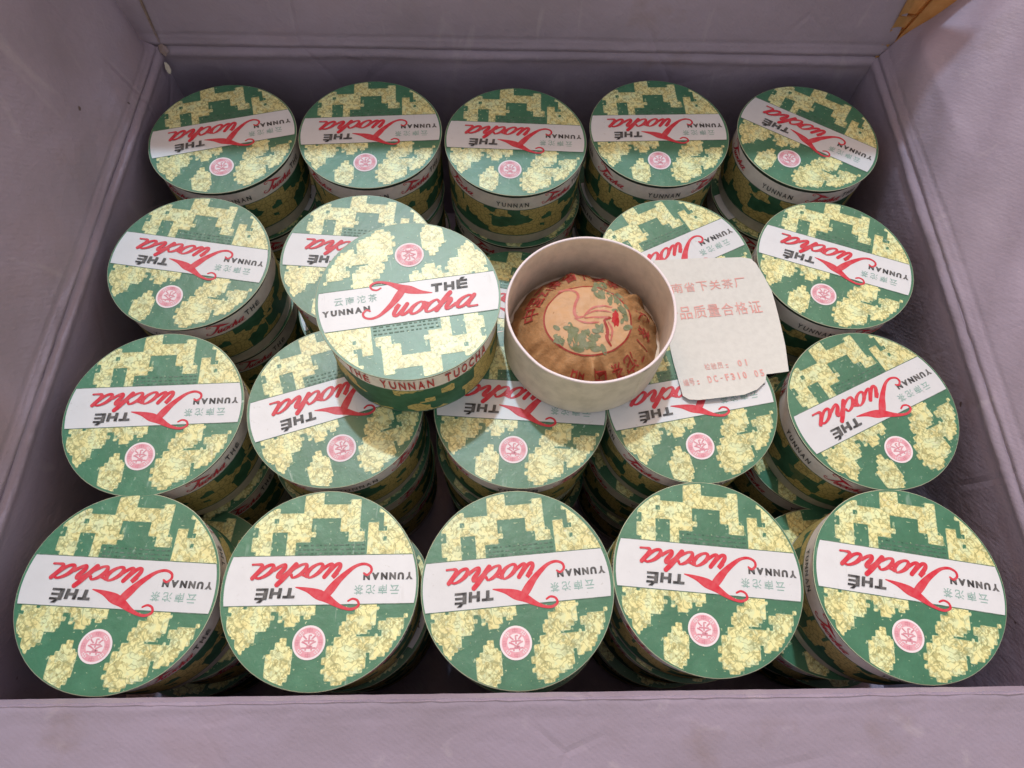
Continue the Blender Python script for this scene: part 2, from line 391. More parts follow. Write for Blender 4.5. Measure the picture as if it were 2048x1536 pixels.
link('floor', fm.mesh('floor'), carton, (0, 0, -BOX_BOTTOM))

def flap(A, B, out, tilt, length, seed, warp=None, inset0=0.0, inset1=0.0):
    """hinged on the rim line A->B; tilt = degrees above the horizontal, out = outward direction"""
    a = Vector((A[0], A[1], RIM)); b = Vector((B[0], B[1], RIM)); out = Vector((*out, 0)).normalized()
    d = out * math.cos(R(tilt)) + Vector((0, 0, 1)) * math.sin(R(tilt))
    n = -out * math.sin(R(tilt)) + Vector((0, 0, 1)) * math.cos(R(tilt))
    def fn(u, v):
        s = length * v ** 1.5
        h = (0.35 if seed == 27.3 else 1) * (-0.0012 * bell(s, 0.0, 0.0013) + 0.0005 * bell(s, 0.003, 0.0016)) - (0.00012 if seed == 27.3 else 0.0006) * bell(s, 0.0085 + 0.0008 * noise.noise(Vector((u * 9, seed, 0))), 0.0008)
        h += noise.noise(Vector((u * 5 + seed, s * 14, seed * 2))) * 0.0026 * min(1, s / 0.03)
        h += noise.noise(Vector((u * 16 + seed, s * 40, seed * 3))) * 0.0007 * min(1, s / 0.02)
        h += noise.noise(Vector((u * 60 + seed, s * 260, seed))) * 0.0005 * math.exp(-s / 0.012)
        if warp: h += warp(u, s)
        uu = inset0 + (1 - inset0 - inset1) * u
        return a + (b - a) * uu + d * s + n * h
    o = sheet('flap', fn, 110, 80, 0.0048, n)
    return o
def warp_right(u, s):
    # u runs front -> back; buckles (back crease, slanting one lower) are shaped to give lit and dark zones
    y = u * 0.389; w = 0.005
    sp = lambda x: w * math.log1p(math.exp(max(-40, min(40, x / w))))
    yl = 0.232 + (s - 0.022) * 0.97
    h = -0.03 * (y - 0.2) + 0.17 * (sp(y - yl) - sp(y - 0.354)) - 0.34 * sp(y - 0.356)
    h += 0.0009 * math.sin((y - s * 1.3) * 120 + 1.0)
    return h * min(1, s / 0.03)
def warp_left(u, s): return 0.0013 * math.sin((u * 0.389 + s * 0.9) * 45) * min(1, s / 0.03) - 0.011 * math.exp(-u * 0.389 / 0.006) * min(1, s / 0.012)
f_back = flap(CBR, CBL, (0, 1), 79, 0.195, 4.4, None, -0.016, -0.07)
f_left = flap(CBL, CFL, (-1, -0.03), 82, 0.195, 9.2, warp_left, 0.004, 0.004)
f_right = flap(CFR, CBR, (1, 0), 57, 0.195, 15.8, warp_right, 0.004, 0.004)
f_front = flap(CFL, CFR, (0, -1), -24, 0.195, 27.3, None, 0.03, 0.01)

# torn kraft gusset that still bridges the back flap and the right flap
gb = MB()
rows = []; ts = [0.0]
for k, c in enumerate((0.10, 0.17, 0.23, 0.31, 0.47, 0.74)): ts += [c - 0.010, c, c + 0.010]
ts.append(1.0)
for j, t in enumerate(ts):
    l = Vector((0.2455, 0.2222, 0.004)).lerp(Vector((0.2545, 0.2392, 0.110)), t); r_ = Vector((0.2480, 0.2205, 0.002)).lerp(Vector((0.3260, 0.2225, 0.110)), t)
    back = Vector((0.0035, 0.0035, -0.001)) if 0 < j < len(ts) - 1 and j % 3 == 2 else Vector()
    wob = Vector((0, noise.noise(Vector((t * 9, 1, 1))) * 0.0008, 0))
    cols = (0, 0.2, 0.42, 0.47, 0.52, 0.8, 1)
    row = []
    for q_ in cols:
        p = l.lerp(r_, q_) + wob + Vector((0, 0.010, 0)) * (t * math.sin(math.pi * q_))
        if 0 < q_ < 0.5: p += back * (1.0 if q_ > .15 else .4)
        if q_ == 0.47 and 0.15 < t < 0.8: p += Vector((0.0030, 0.0032, -0.001))
        row.append(p)
    rows.append(row)
nc = 7
vs = [p for r0 in rows for p in r0]; vb = [p + Vector((0.0004, 0.0012, -0.0004)) for p in vs]
q = [(j * nc + i, j * nc + i + 1, (j + 1) * nc + i + 1, (j + 1) * nc + i) for j in range(len(ts) - 1) for i in range(nc - 1)]
gb.add(vs, q, M_THIN); gb.add(vb, [f[::-1] for f in q], M_THIN)
link('kraft_gusset', gb.mesh('kraft_gusset'), carton, (0, 0, -BOX_BOTTOM))
# torn shreds of liner at the corners
def shred(pts, m, name='torn_shred', lift=2.4):
    mb = MB(); n = len(pts); c = sum((Vector(p) for p in pts), Vector()) / n
    up_ = Vector((0, 0, 0.0007))
    top = [Vector(p) + up_ for p in pts] + [c + up_ * lift]; bot = [Vector(p) for p in pts]
    mb.add(top, [(i, (i + 1) % n, n) for i in range(n)], m)
    mb.add(top[:n] + bot, [(i, i + n, (i + 1) % n + n, (i + 1) % n) for i in range(n)], m)
    link(name, mb.mesh(name, False), carton, (0, 0, -BOX_BOTTOM))
shred([(-0.2268, 0.2158, 0.002), (-0.2258, 0.2166, 0.0012), (-0.2246, 0.2160, -0.0006), (-0.2240, 0.2146, -0.0026), (-0.2246, 0.2128, -0.0040), (-0.2258, 0.2124, -0.0034), (-0.2268, 0.2136, -0.0012)], M_BOARD)
shred([(-0.2286, 0.2218, 0.0098), (-0.2262, 0.2222, 0.0112), (-0.2232, 0.2214, 0.0094), (-0.2222, 0.2204, 0.0070), (-0.2240, 0.2196, 0.0062), (-0.2252, 0.2182, 0.0046), (-0.2264, 0.2186, 0.0062), (-0.2280, 0.2192, 0.0070)], M_STAIN)
shred([(-0.2278, 0.2226, 0.012), (-0.2262, 0.2224, 0.012), (-0.2268, 0.2262, 0.038), (-0.2272, 0.2302, 0.060), (-0.2276, 0.2352, 0.090), (-0.2296, 0.2354, 0.090), (-0.2290, 0.2296, 0.056), (-0.2286, 0.2256, 0.034)], M_STAIN, lift=1.2)
shred([(-0.2405, -0.128, 0.004), (-0.2370, -0.126, 0.0), (-0.2365, -0.134, -0.003), (-0.2375, -0.146, -0.004), (-0.2405, -0.144, 0.002)], M_STAIN)

# ------------------------------------------------------------------ the printed lid (design frame: title reads upright)
RL = 0.045; ZT = 0.0
LH = 0.041; BANDH = 0.0150
def px(pts): return [(-(x - 763) / 737, -(783 - y) / 746) for x, y in pts]    # traced outline -> design frame
LEAVES = [px(p) for p in (
    [(604, 40), (710, 30), (708, 168), (940, 166), (942, 126), (1006, 124), (1006, 368), (1050, 376), (1048, 432), (944, 430), (942, 376), (884, 374), (882, 252), (664, 252), (660, 434), (548, 436), (546, 556), (476, 556), (476, 434), (470, 380), (414, 378), (414, 244), (604, 242)],
    [(240, 250), (300, 200), (372, 190), (372, 250), (356, 262), (358, 314), (418, 316), (418, 348), (360, 350), (358, 556), (236, 556)],
    [(1180, 120), (1300, 190), (1420, 300), (1500, 430), (1530, 556), (1118, 556), (1116, 384), (1232, 380), (1234, 240), (1176, 180)],
    [(1110, 318), (1142, 290), (1160, 330), (1150, 376), (1118, 372)],
    [(122, 925), (180, 925), (186, 962), (240, 962), (250, 925), (740, 925), (722, 992), (640, 1002), (622, 1050), (600, 1076), (520, 1072), (500, 1020), (474, 1000), (470, 955), (424, 952), (416, 1080), (330, 1100), (304, 1120), (300, 1190), (246, 1190), (232, 1256), (190, 1244), (192, 1140), (124, 1132), (112, 1030)],
    [(512, 1168), (546, 1180), (556, 1246), (596, 1262), (592, 1400), (560, 1482), (500, 1474), (430, 1430), (414, 1300), (452, 1268), (480, 1250), (490, 1194)],
    [(1060, 925), (1174, 925), (1190, 990), (1182, 1078), (1130, 1112), (1054, 1118), (1060, 1160), (1180, 1168), (1248, 1160), (1246, 1060), (1290, 1026), (1404, 1016), (1376, 1110), (1300, 1225), (1190, 1330), (1150, 1310), (1146, 1246), (1118, 1256), (1122, 1360), (1020, 1436), (930, 1472), (856, 1456), (826, 1350), (832, 1290), (886, 1210), (890, 1180), (940, 1172), (942, 1084), (990, 1066), (1006, 1010)],
    [(1440, 560 - 90), (1475, 560 - 40), (1485, 552), (1440, 552)],
)]
HOLES = [px(p) for p in ([(300, 286), (352, 286), (352, 312), (300, 312)], [(1060, 1118), (1186, 1118), (1186, 1060), (1236, 1050), (1240, 1164), (1064, 1164)], [(560, 262), (600, 262), (600, 330), (575, 330)], [(1190, 410), (1250, 404), (1252, 440), (1200, 446)],
    [(1300, 470), (1360, 466), (1366, 505), (1310, 512)], [(196, 940), (236, 940), (236, 966), (200, 966)], [(1120, 1262), (1152, 1258), (1160, 1340), (1130, 1340)])]
def poly_sd(P, gx, gy):
    '''signed distance to polygon, negative inside'''
    d = np.full(gx.shape, 9.0); ins = np.zeros(gx.shape, bool)
    for i, (ax, ay) in enumerate(P):
        bx, by = P[(i + 1) % len(P)]; ex, ey = bx - ax, by - ay
        t = np.clip(((gx - ax) * ex + (gy - ay) * ey) / (ex * ex + ey * ey + 1e-12), 0, 1)
        d = np.minimum(d, np.hypot(gx - ax - t * ex, gy - ay - t * ey))
        if ay != by: ins ^= ((ay > gy) != (by > gy)) & (gx < (bx - ax) * (gy - ay) / (by - ay) + ax)
    return np.where(ins, -d, d)
def clip(p, lim=0.955):
    r = math.hypot(*p); return p if r < lim else (p[0] * lim / r, p[1] * lim / r)
rnd = random.Random(5)
def marching(mb, F, n, z, m):
    h = 2.0 / n; idx = {}; vs = []; fs = []
    def vert(key, x, y):
        if key not in idx: idx[key] = len(vs); vs.append((x * RL, y * RL, z))
        return idx[key]
    for j in range(n):
        for i in range(n):
            c = [(i, j), (i + 1, j), (i + 1, j + 1), (i, j + 1)]; f = [F[q[1], q[0]] for q in c]
            if max(f) <= 0: continue
            loop = []
            for k in range(4):
                (i0, j0), (i1, j1) = c[k], c[(k + 1) % 4]; f0, f1 = f[k], f[(k + 1) % 4]
                if f0 > 0: loop.append(vert((i0, j0), -1 + i0 * h, -1 + j0 * h))
                if (f0 > 0) != (f1 > 0):
                    t = f0 / (f0 - f1); key = tuple(sorted(((i0, j0), (i1, j1))))
                    loop.append(vert(key, -1 + (i0 + (i1 - i0) * t) * h, -1 + (j0 + (j1 - j0) * t) * h))
            if len(loop) >= 3: fs.append(tuple(loop))
    mb.add(vs, fs, m)
def build_leaf_print():
    mb = MB()
    n = 150; h = 2.0 / n
    ax = np.linspace(-1, 1, n + 1)
    gx, gy = np.meshgrid(ax, ax)
    F = np.full(gx.shape, -9.0)
    st = np.where(gy < -0.25, 0.050, 0.036)                  # the print is stepped, like woven tapestry
    qx = (np.floor(gx / st) + 0.5) * st; qy = (np.floor(gy / st) + 0.5) * st
    QN = np.array([[noise.noise(Vector((qx[j, i] * 31, qy[j, i] * 31, 6))) * (0.020 if gy[j, i] < -0.25 else 0.040) for i in range(n + 1)] for j in range(n + 1)])
    for P in LEAVES:
        F = np.maximum(F, -poly_sd(P, qx, qy))
    for P in HOLES:
        F = np.minimum(F, poly_sd(P, qx, qy))
    F = F + QN
    F = np.where(F + 0.012 > 0, 0.02, -0.02) + 0.15 * np.clip(F, -0.05, 0.05)
    N1 = np.array([[noise.noise(Vector((x * 22, y * 22, 8))) * 0.003 + noise.noise(Vector((x * 60, y * 60, 2))) * 0.006 for x in ax] for y in -ax])
    F = F + N1
    G = F + 0.0175 + np.array([[noise.noise(Vector((x * 30, y * 30, 4))) * 0.018 for x in ax] for y in ax])
    for F_, z, m in ((F, 0.00012, M_YEL), (G, 0.00008, M_MINT)):
        marching(mb, np.minimum(F_, 0.978 - np.hypot(gx, gy)), n, z, m)
    # thin lines of small print above the band and stray leaf flecks
    for row, y in enumerate((-0.335, -0.375, -0.42)):
        x = -0.42
        while x < 0.27:
            l = rnd.uniform(0.02, 0.05)
            mb.add([(x * RL, y * RL, 0.00016), ((x + l) * RL, y * RL, 0.00016), ((x + l) * RL, (y + 0.014) * RL, 0.00016), (x * RL, (y + 0.014) * RL, 0.00016)], [(0, 1, 2, 3)], M_DKGREEN)
            x += l + rnd.uniform(0.012, 0.03)
    return mb.mesh('leaf_print')
B0, B1 = -0.303, 0.185
def build_band():
    mb = MB(); lim = 0.972; n = 10
    pts = []
    for y0, y1, sx in ((B0, B1, 1), (B1, B0, -1)):
        for k in range(n + 1):
            y = y0 + (y1 - y0) * k / n; pts.append((sx * math.sqrt(lim * lim - y * y), y))
    mb.add([(x * RL, y * RL, 0.00022) for x, y in pts], [tuple(range(len(pts)))], M_WHITE)
    for y in (B0, B1):          # fine dark keyline
        h = math.sqrt(lim * lim - y * y); e = 0.009
        mb.add([(-h * RL, (y - e) * RL, 0.00018), (h * RL, (y - e) * RL, 0.00018), (h * RL, (y + e) * RL, 0.00018), (-h * RL, (y + e) * RL, 0.00018)], [(0, 1, 2, 3)], M_DKGREEN)
    return mb.mesh('title_band')
def script_strokes():
    """brush-script Tuocha in units of the lid radius"""
    st = [
        [(.25, .012, .012), (.13, .040, .05), (.02, .085, .10), (-.07, .125, .085), (-.17, .185, .05), (-.25, .222, .032), (-.33, .235, .028), (-.395, .205, .026), (-.385, .155, .024), (-.335, .135, .022), (-.29, .155, .020)],
        [(-.045, .115, .075), (-.11, .03, .085), (-.18, -.055, .066), (-.26, -.13, .050), (-.345, -.192, .034), (-.43, -.212, .028), (-.495, -.185, .026), (-.505, -.135, .026), (-.465, -.10, .024), (-.43, -.118, .020)]]
    def L(x0, w, pts, wd=.037):
        r = []
        for x, y in pts:
            Y = -.218 + y * .133
            k = len(r); pv_ = pts[max(k - 1, 0)]; nx_ = pts[min(k + 1, len(pts) - 1)]
            ups = abs(nx_[1] - pv_[1]) / (abs(nx_[1] - pv_[1]) + 0.9 * abs(nx_[0] - pv_[0]) + 1e-6)
            r.append((x0 + x * w + (Y + .218) * .62, Y, wd * (0.55 + 0.75 * ups)))
        st.append(r)
    # u
    L(-.215, .17, [(.0, .72), (.10, 1.0), (.06, .35), (.18, .02), (.42, .12), (.62, .98)]); L(-.215, .17, [(.62, .98), (.56, .3), (.66, .03), (.85, .08), (1.05, .4)])
    # o
    L(-.035, .15, [(.75, .85), (.48, 1.02), (.18, .8), (.05, .42), (.2, .05), (.5, .0), (.78, .25), (.85, .65), (.72, .9), (.95, .85), (1.15, .78)])
    # c
    L(.125, .14, [(.85, .8), (.62, 1.0), (.3, .85), (.1, .45), (.22, .06), (.52, .0), (.85, .2), (1.1, .45)])
    # h
    L(.270, .17, [(.0, .02), (.08, .5), (.18, 1.1), (.30, 1.52)], .044); L(.270, .17, [(.06, .35), (.28, .85), (.52, 1.0), (.62, .8), (.54, .3), (.64, .02), (.85, .1), (1.08, .4)])
    # a
    L(.465, .18, [(.78, .9), (.5, 1.02), (.2, .8), (.06, .4), (.18, .05), (.45, .05), (.68, .4), (.86, 1.0)]); L(.465, .18, [(.86, 1.0), (.74, .35), (.84, .02), (1.1, -.04), (1.4, -.03)])
    return st
def build_lettering():
    mb = MB()
    for i, s in enumerate(script_strokes()):
        v, f = ribbon(s); mb.add([(x * RL, y * RL, 0.00028 + i * 0.00003 + j * 0.000028 / len(v)) for j, (x, y) in enumerate(v)], f, M_RED)
    for k, (s, x0, x1) in enumerate((('T', .245, .365), ('H', .385, .50), ('É', .522, .645))):
        v, f = text_fit(s, x0, .018, x1, .158 if s == 'É' else .118, .024 if s == 'É' else .052, .1)
        mb.add([(x * RL, y * RL, 0.00064) for x, y in v], f, M_BLACK)
    x = -.935
    for s, w in (('Y', .075), ('U', .066), ('N', .07), ('N', .07), ('A', .078), ('N', .07)):
        v, f = text_fit(s, x, -.122, x + w, -.048, .075); mb.add([(a * RL, b * RL, 0.00032) for a, b in v], f, M_BLACK); x += w + .016
    for k, s in enumerate('云南沱茶'):
        v, f = text_fit(s, -.80 + k * .122, .0, -.80 + k * .122 + .092, .094, .006); mb.add([(a * RL, b * RL, 0.00032) for a, b in v], f, M_PALE)
    return mb.mesh('lettering')
def disc(mb, cx, cy, r, z, m, n=36):
    mb.add([(cx + r * math.cos(2 * math.pi * k / n), cy + r * math.sin(2 * math.pi * k / n), z) for k in range(n)], [tuple(range(n))], m)
def build_seal():
    mb = MB(); cx, cy = 0.065 * RL, 0.545 * RL
    disc(mb, cx, cy, 0.162 * RL, 0.00020, M_SEALW); disc(mb, cx, cy, 0.142 * RL, 0.00026, M_PINKD); disc(mb, cx, cy, 0.088 * RL, 0.00032, M_SEALW)
    for k in range(8):
        v, f = text_fit('中', -.026, .088, .026, .138, .006); a = k * math.pi / 4; c, s = math.cos(a), math.sin(a)
        mb.add([(cx + (x * c - y * s) * RL, cy + (x * s + y * c) * RL, 0.00036) for x, y in v], f, M_SEALW if k % 2 else M_ROSE)
    v, f = text_fit('茶', -.075, -.075, .075, .075, .012); mb.add([(cx + x * RL, cy + y * RL, 0.00040) for x, y in v], f, M_ROSE)
    return mb.mesh('seal')
RS = 0.0435
def build_lid():
    mb = MB()
    prof = [(0, 0), (0.0447, 0), (0.0450, -0.0002), (0.0450, -0.0006), (0.0448, -0.0012), (RS, -0.0015), (RS, -0.0038), (RS, -BANDH), (RS, -BANDH - 0.0007), (RS, -LH + 0.001), (RS, -LH), (RS - 0.0010, -LH), (RS - 0.0010, -0.003), (0, -0.003)]
    ms = [M_GREEN, M_RIM, M_EDGE, M_EDGE, M_EDGE, M_EDGE, M_SIDEW, M_DKGREEN, M_SIDE, M_DKGREEN, M_BOARD, M_BOARD, M_BOARD]
    lathe(mb, prof, ms, 72, 0.005)
    me = mb.mesh('lid', True)
    for p in me.polygons:
        if p.material_index == mb.mi(M_GREEN): p.use_smooth = False
    return me
def wrap(v, a0, z0, scale, r=RS + 0.00035):
    out = []
    for x, y in v:
        a = a0 + x * scale / r; out.append((r * math.cos(a), r * math.sin(a), z0 + y * scale))
    return out
def build_side_lettering():
    mb = MB()
    def script(adeg, k):
        for i, s in enumerate(script_strokes()):
            v, f = ribbon(s, 5); mb.add(wrap(v, R(adeg), -0.0082, k, RS + 0.00035 + i * 0.00002), f, M_RED)
    def word(s, adeg, span, h, m, z0):
        n = len(s); w = span / n
        for i, ch in enumerate(s):
            if ch == ' ': continue
            v, f = text_fit(ch, -w * .36, 0, w * .36, h, .02)
            mb.add(wrap(v, R(adeg) + (i - (n - 1) / 2) * w / RS, z0, 1.0), f, m)
    word('THÉ YUNNAN TUOCHA', -90, 0.0760, 0.0084, M_SIDERED, -0.0134)
    word('YUNNAN', 90, 0.0215, 0.0038, M_BLACK, -0.0122); script(127, 0.0185); word('THÉ', 153, 0.0115, 0.0042, M_BLACK, -0.0115)
    word('YUNNAN', 0, 0.0215, 0.0038, M_BLACK, -0.0122); script(38, 0.0185); word('THÉ', 205, 0.0115, 0.0042, M_BLACK, -0.0115)
    return mb.mesh('side_lettering')
def build_body():
    mb = MB(); zb = -LH - 0.0100; r = 0.0424
    lathe(mb, [(0, zb), (r - 0.0005, zb), (r, zb + 0.0005), (r, -0.006), (r - 0.0012, -0.006), (r - 0.0012, zb + 0.0015), (0, zb + 0.0015)], [M_BOARD] * 6)
    return mb.mesh('body', True)
ME_LID, ME_LEAF, ME_BAND, ME_LET, ME_SEAL, ME_SIDEL, ME_BODY = build_lid(), build_leaf_print(), build_band(), build_lettering(), build_seal(), build_side_lettering(), build_body()
PITCH = LH + 0.0100
pv = random.Random(77)
def lid_children(lid):
    dx, dy, da = pv.uniform(-.00035, .00035), pv.uniform(-.00035, .00035), pv.uniform(-.02, .02)
    for n, me in (('leaf_print', ME_LEAF), ('title_band', ME_BAND), ('lettering', ME_LET), ('seal', ME_SEAL), ('side_lettering', ME_SIDEL)):
        o = link(n, me, lid)
        if n != 'side_lettering': o.location.x = dx; o.location.y = dy; o.rotation_euler.z = da
        if n in ('leaf_print', 'side_lettering', 'lettering'): o['kind'] = 'stuff'
def tea_box(x, y, ztop, ang, label, group, tilt=(0, 0)):
    e = bpy.data.objects.new('tea_box', None); COL.objects.link(e)
    e.location = (x, y, ztop - PITCH); e.rotation_euler = (tilt[0], tilt[1], R(180 + ang))
    q_ = pv.uniform(-.006, .006); e.scale = (1 + q_, 1 - q_ * .6, 1)
    tag(e, label, 'tea box', group)
    lid = link('lid', ME_LID, e, (0, 0, PITCH)); lid_children(lid)
    link('body', ME_BODY, e, (0, 0, PITCH))
    return e
TOP = [
    (1,1,-0.1795,0.1545,13.3),(1,2,-0.0884,0.1592,3.3),(1,3,0.0032,0.1548,-2.9),(1,4,0.0954,0.1635,1.2),(1,5,0.1913,0.1601,-31.5),
    (2,1,-0.1830,0.0616,-7.8),(2,2,-0.0874,0.0645,-4.1),(2,4,0.0949,0.0628,25.8),(2,5,0.1883,0.0623,-20.8),
    (3,1,-0.1839,-0.0310,1.8),(3,2,-0.0927,-0.0270,17.5),(3,3,0.0029,-0.0277,-2.7),(3,4,0.0927,-0.0256,9.8),(3,5,0.1886,-0.0291,24.7),
    (4,1,-0.1819,-0.1189,-2.5),(4,2,-0.0908,-0.1184,-0.6),(4,3,0.0002,-0.1188,4.3),(4,4,0.0896,-0.1147,-4.5),(4,5,0.1851,-0.1190,-10.4)]
ROW = {1: 'back row', 2: 'second row', 3: 'third row', 4: 'front row'}
CN = {1: 'leftmost', 2: 'second from left', 3: 'middle one', 4: 'fourth from left', 5: 'rightmost'}
LBL = {
    (1,1): 'round tea box leftmost in the back row, its white band rising to the right',
    (1,2): 'round tea box second from left in the back row, half shaded, band level',
    (1,3): 'middle round tea box of the back row, its patterned side wholly in view',
    (1,4): 'round tea box second from right in the back row against the rear wall',
    (1,5): 'round tea box in the far right corner, white band slanting steeply down',
    (2,1): 'round tea box by the left wall, directly in front of the back corner box',
    (2,2): 'round tea box half covered by the loose green lid, in the row behind it',
    (2,4): 'round tea box behind the paper slip, partly hidden by the open tub',
    (2,5): 'round tea box by the right wall, just right of the paper slip',
    (3,1): 'round tea box by the left wall in the third row from the back',
    (3,2): 'round tea box in front of the loose lid, shadow across its right half',
    (3,3): 'round tea box between lid and open tub, its title half hidden and shaded',
    (3,4): 'round tea box under the lower edge of the paper slip',
    (3,5): 'round tea box by the right wall, white band rising steeply to the right',
    (4,1): 'round tea box in the front left corner of the carton',
    (4,2): 'round tea box second from left in the front row, band dead level',
    (4,3): 'middle round tea box of the front row, glossy sheen on its upper part',
    (4,4): 'round tea box second from right in the front row, set slightly further back',
    (4,5): 'round tea box in the front right corner, band sloping down to the right'}
rnd = random.Random(11)
for r_, c_, x, y, a in TOP:
    tea_box(x, y, 0.0, a, LBL[(r_, c_)], 'round tea boxes in the top layer', (rnd.uniform(-.006, .006), rnd.uniform(-.006, .006)))
LOW = {(r_, c_): (x, y) for r_, c_, x, y, a in TOP}; LOW[(2, 3)] = (0.0035, 0.064)
OFF = {(4,1): (.010, .006), (4,5): (-.016, .004), (3,4): (-.004, 0), (3,5): (-.008, .002)}
for (r_, c_), (x, y) in sorted(LOW.items()):
    dx, dy = OFF.get((r_, c_), (rnd.uniform(-.003, .003), rnd.uniform(-.003, .003)))
    lab = f'dim tea box directly under the {CN[c_]} of the {ROW[r_]}' if (r_, c_) != (2, 3) else 'round tea box down in the gap between loose lid and open tub'
    tea_box(x + dx, y + dy, -PITCH, rnd.uniform(-30, 30), lab, 'round tea boxes in the lower layer')

for (r_, c_), (x, y) in sorted(LOW.items()):
    e = tea_box(x + rnd.uniform(-.002, .002), y + rnd.uniform(-.002, .002), -2 * PITCH, rnd.uniform(-30, 30), f'dark tea box two below the {CN[c_]} of the {ROW[r_]}', 'round tea boxes in the bottom layer')

# loose lid lying on the boxes
LZ = LH + 0.0004
lid = link('box_lid', ME_LID, None, (-0.0525, 0.0117, LZ)); lid.rotation_euler = (0, 0, R(9.5))
tag(lid, 'loose green and yellow lid lying on the boxes, its title facing the viewer', 'lid'); lid_children(lid)

# open tub with the wrapped tea cake
TX, TY = 0.0375, 0.0100; TH = 0.0365; TR = 0.0427
tb = MB(); z0 = 0.0006
lathe(tb, [(0, z0), (TR - 0.0006, z0), (TR, z0 + 0.0006), (TR, TH - 0.0005), (TR - 0.0003, TH), (TR - 0.0011, TH), (TR - 0.0014, TH - 0.0004), (TR - 0.0014, z0 + 0.0018), (0, z0 + 0.0018)],
      [M_BOARD, M_BOARD, M_BOARD, M_SEALW, M_SEALW, M_SEALW, M_INNER, M_INNER], 96, 0.009)
tub = link('tea_tub', tb.mesh('tea_tub', True), None, (TX, TY, 0))
tag(tub, 'open round grey cardboard tub without its lid, holding the wrapped tea cake', 'tub')

sb = MB(); a0, a1 = R(-58), R(-52); ns = 5
def sp_(a, rr, z): 
    w = 1 + 0.009 * (0.6 * math.sin(2 * a + 0.7) + noise.noise(Vector((math.cos(a) * 2.3, math.sin(a) * 2.3, 4)))); return (rr * w * math.cos(a), rr * w * math.sin(a), z)
vs = []
for k in range(ns + 1):
    a = a0 + (a1 - a0) * k / ns + 0.012 * noise.noise(Vector((k, 1, 1))); rr = TR + (0.00004 if k in (0, ns) else 0.00030)
    vs += [sp_(a, rr, z0 + 0.0012), sp_(a, rr, TH - 0.0010)]
sb.add(vs, [(2 * k, 2 * k + 2, 2 * k + 3, 2 * k + 1) for k in range(ns)], M_BOARD)
link('seam', sb.mesh('seam', False), tub)
CZ = z0 + 0.0032
def dome(r, th):
    k = r / 0.0395
    z = 0.0208 * (1 - max(0, k) ** 3.6) if k < 1 else 0
    z += 0.0009 * (1 - k) - 0.0006
    f = max(0.0, min(1.0, (r - 0.021) / 0.010))
    fold = 0
    for a, w, d in ((-88, 3.0, .0026), (-97, 2.6, -.0022), (-78, 3.2, -.0024), (-66, 2.2, .0012), (-52, 3.5, -.0011), (-118, 4, .0010), (-134, 3, -.0009), (35, 3.5, .0016), (43, 3, -.0012), (150, 5, -.001), (100, 5, .0008), (-20, 4, -.001), (10, 4, .0009)):
        dd = (math.degrees(th) - a + 180) % 360 - 180; fold += d * math.exp(-(dd / w) ** 2)
    z += fold * f * 2.0
    cr = noise.noise(Vector((math.cos(th) * 6.5, math.sin(th) * 6.5, r * 60)))
    z += f * 0.0022 * (abs(cr) ** 0.7) * (1 if cr > 0 else -1)
    cell = noise.voronoi(Vector((r * math.cos(th) * 115, r * math.sin(th) * 115, 3.0)))[0]
    z += (0.25 + 0.75 * f) * 0.0016 * min(0.6, cell[1] - cell[0])
    z += 0.0006 * abs(noise.noise(Vector((r * math.cos(th) * 170, r * math.sin(th) * 170, 9.0)))) - 0.0002
    z += noise.noise(Vector((r * math.cos(th) * 110, r * math.sin(th) * 110, 2.0))) * 0.0009 + noise.noise(Vector((r * math.cos(th) * 300, r * math.sin(th) * 300, 5.0))) * 0.0003
    return z
cb = MB(); NR, NT = 44, 180
vs = [(0, 0, CZ + dome(0, 0))]; fs = []
for i in range(1, NR + 1):
    r = 0.0402 * i / NR
    for k in range(NT):
        th = 2 * math.pi * k / NT; rr = r * (1 + 0.012 * math.sin(3 * th + 1)); vs.append((rr * math.cos(th), rr * math.sin(th), CZ + max(-0.0008, dome(min(rr, 0.0395), th)) - (0.002 if i == NR else 0)))
for k in range(NT): fs.append((0, 1 + k, 1 + (k + 1) % NT))
for i in range(1, NR):
    for k in range(NT):
        a = 1 + (i - 1) * NT; b = a + NT; j = (k + 1) % NT; fs.append((a + k, b + k, b + j, a + j))
cb.add(vs, fs, M_WRAP)
cake = link('wrapped_tea_cake', cb.mesh('wrapped_tea_cake', True), None, (TX, TY, 0))
tag(cake, 'domed tea cake wrapped in brown tissue with red print, sitting inside the open tub', 'tea cake')
def on_dome(v, dz): return [(x, y, CZ + 0.0001 + dome(math.hypot(x, y), math.atan2(y, x)) + dz) for x, y in v]
def subdiv(v, f, rounds=1):
    return v, f
CX, CY = 817, 795
def cpx(x, y): return ((x - CX) / 398 * 0.0222, -(y - CY) / 322 * 0.0200 + 0.0000)
def cake_print(name, items, dz):
    mb = MB()
    for v, f, m in items: mb.add(on_dome(v, dz), f, m)
    return link(name, mb.mesh(name), cake)
dm = []
for i in range(9):
    for k in range(60):
        dm.append((0.0221 * i / 8 * math.cos(k * math.pi / 30), 0.905 * 0.0221 * i / 8 * math.sin(k * math.pi / 30)))
cake_print('pale_disc', [(dm, [(i * 60 + k, (i + 1) * 60 + k, (i + 1) * 60 + (k + 1) % 60, i * 60 + (k + 1) % 60) for i in range(8) for k in range(60)], M_WRAPLIGHT)], 0.00012)
ring = []
n = 120
for r0, r1 in ((0.0222, 0.0230),):
    v = [(r * math.cos(2 * math.pi * k / n), 0.905 * r * math.sin(2 * math.pi * k / n) + 0.0000) for k in range(n) for r in (r0, r1)]
    ring.append((v, [(2 * k, 2 * k + 1, (2 * k + 3) % (2 * n), (2 * k + 2) % (2 * n)) for k in range(n)], M_WRAPRED))
cake_print('ring_print', ring, 0.00022)
crane = []
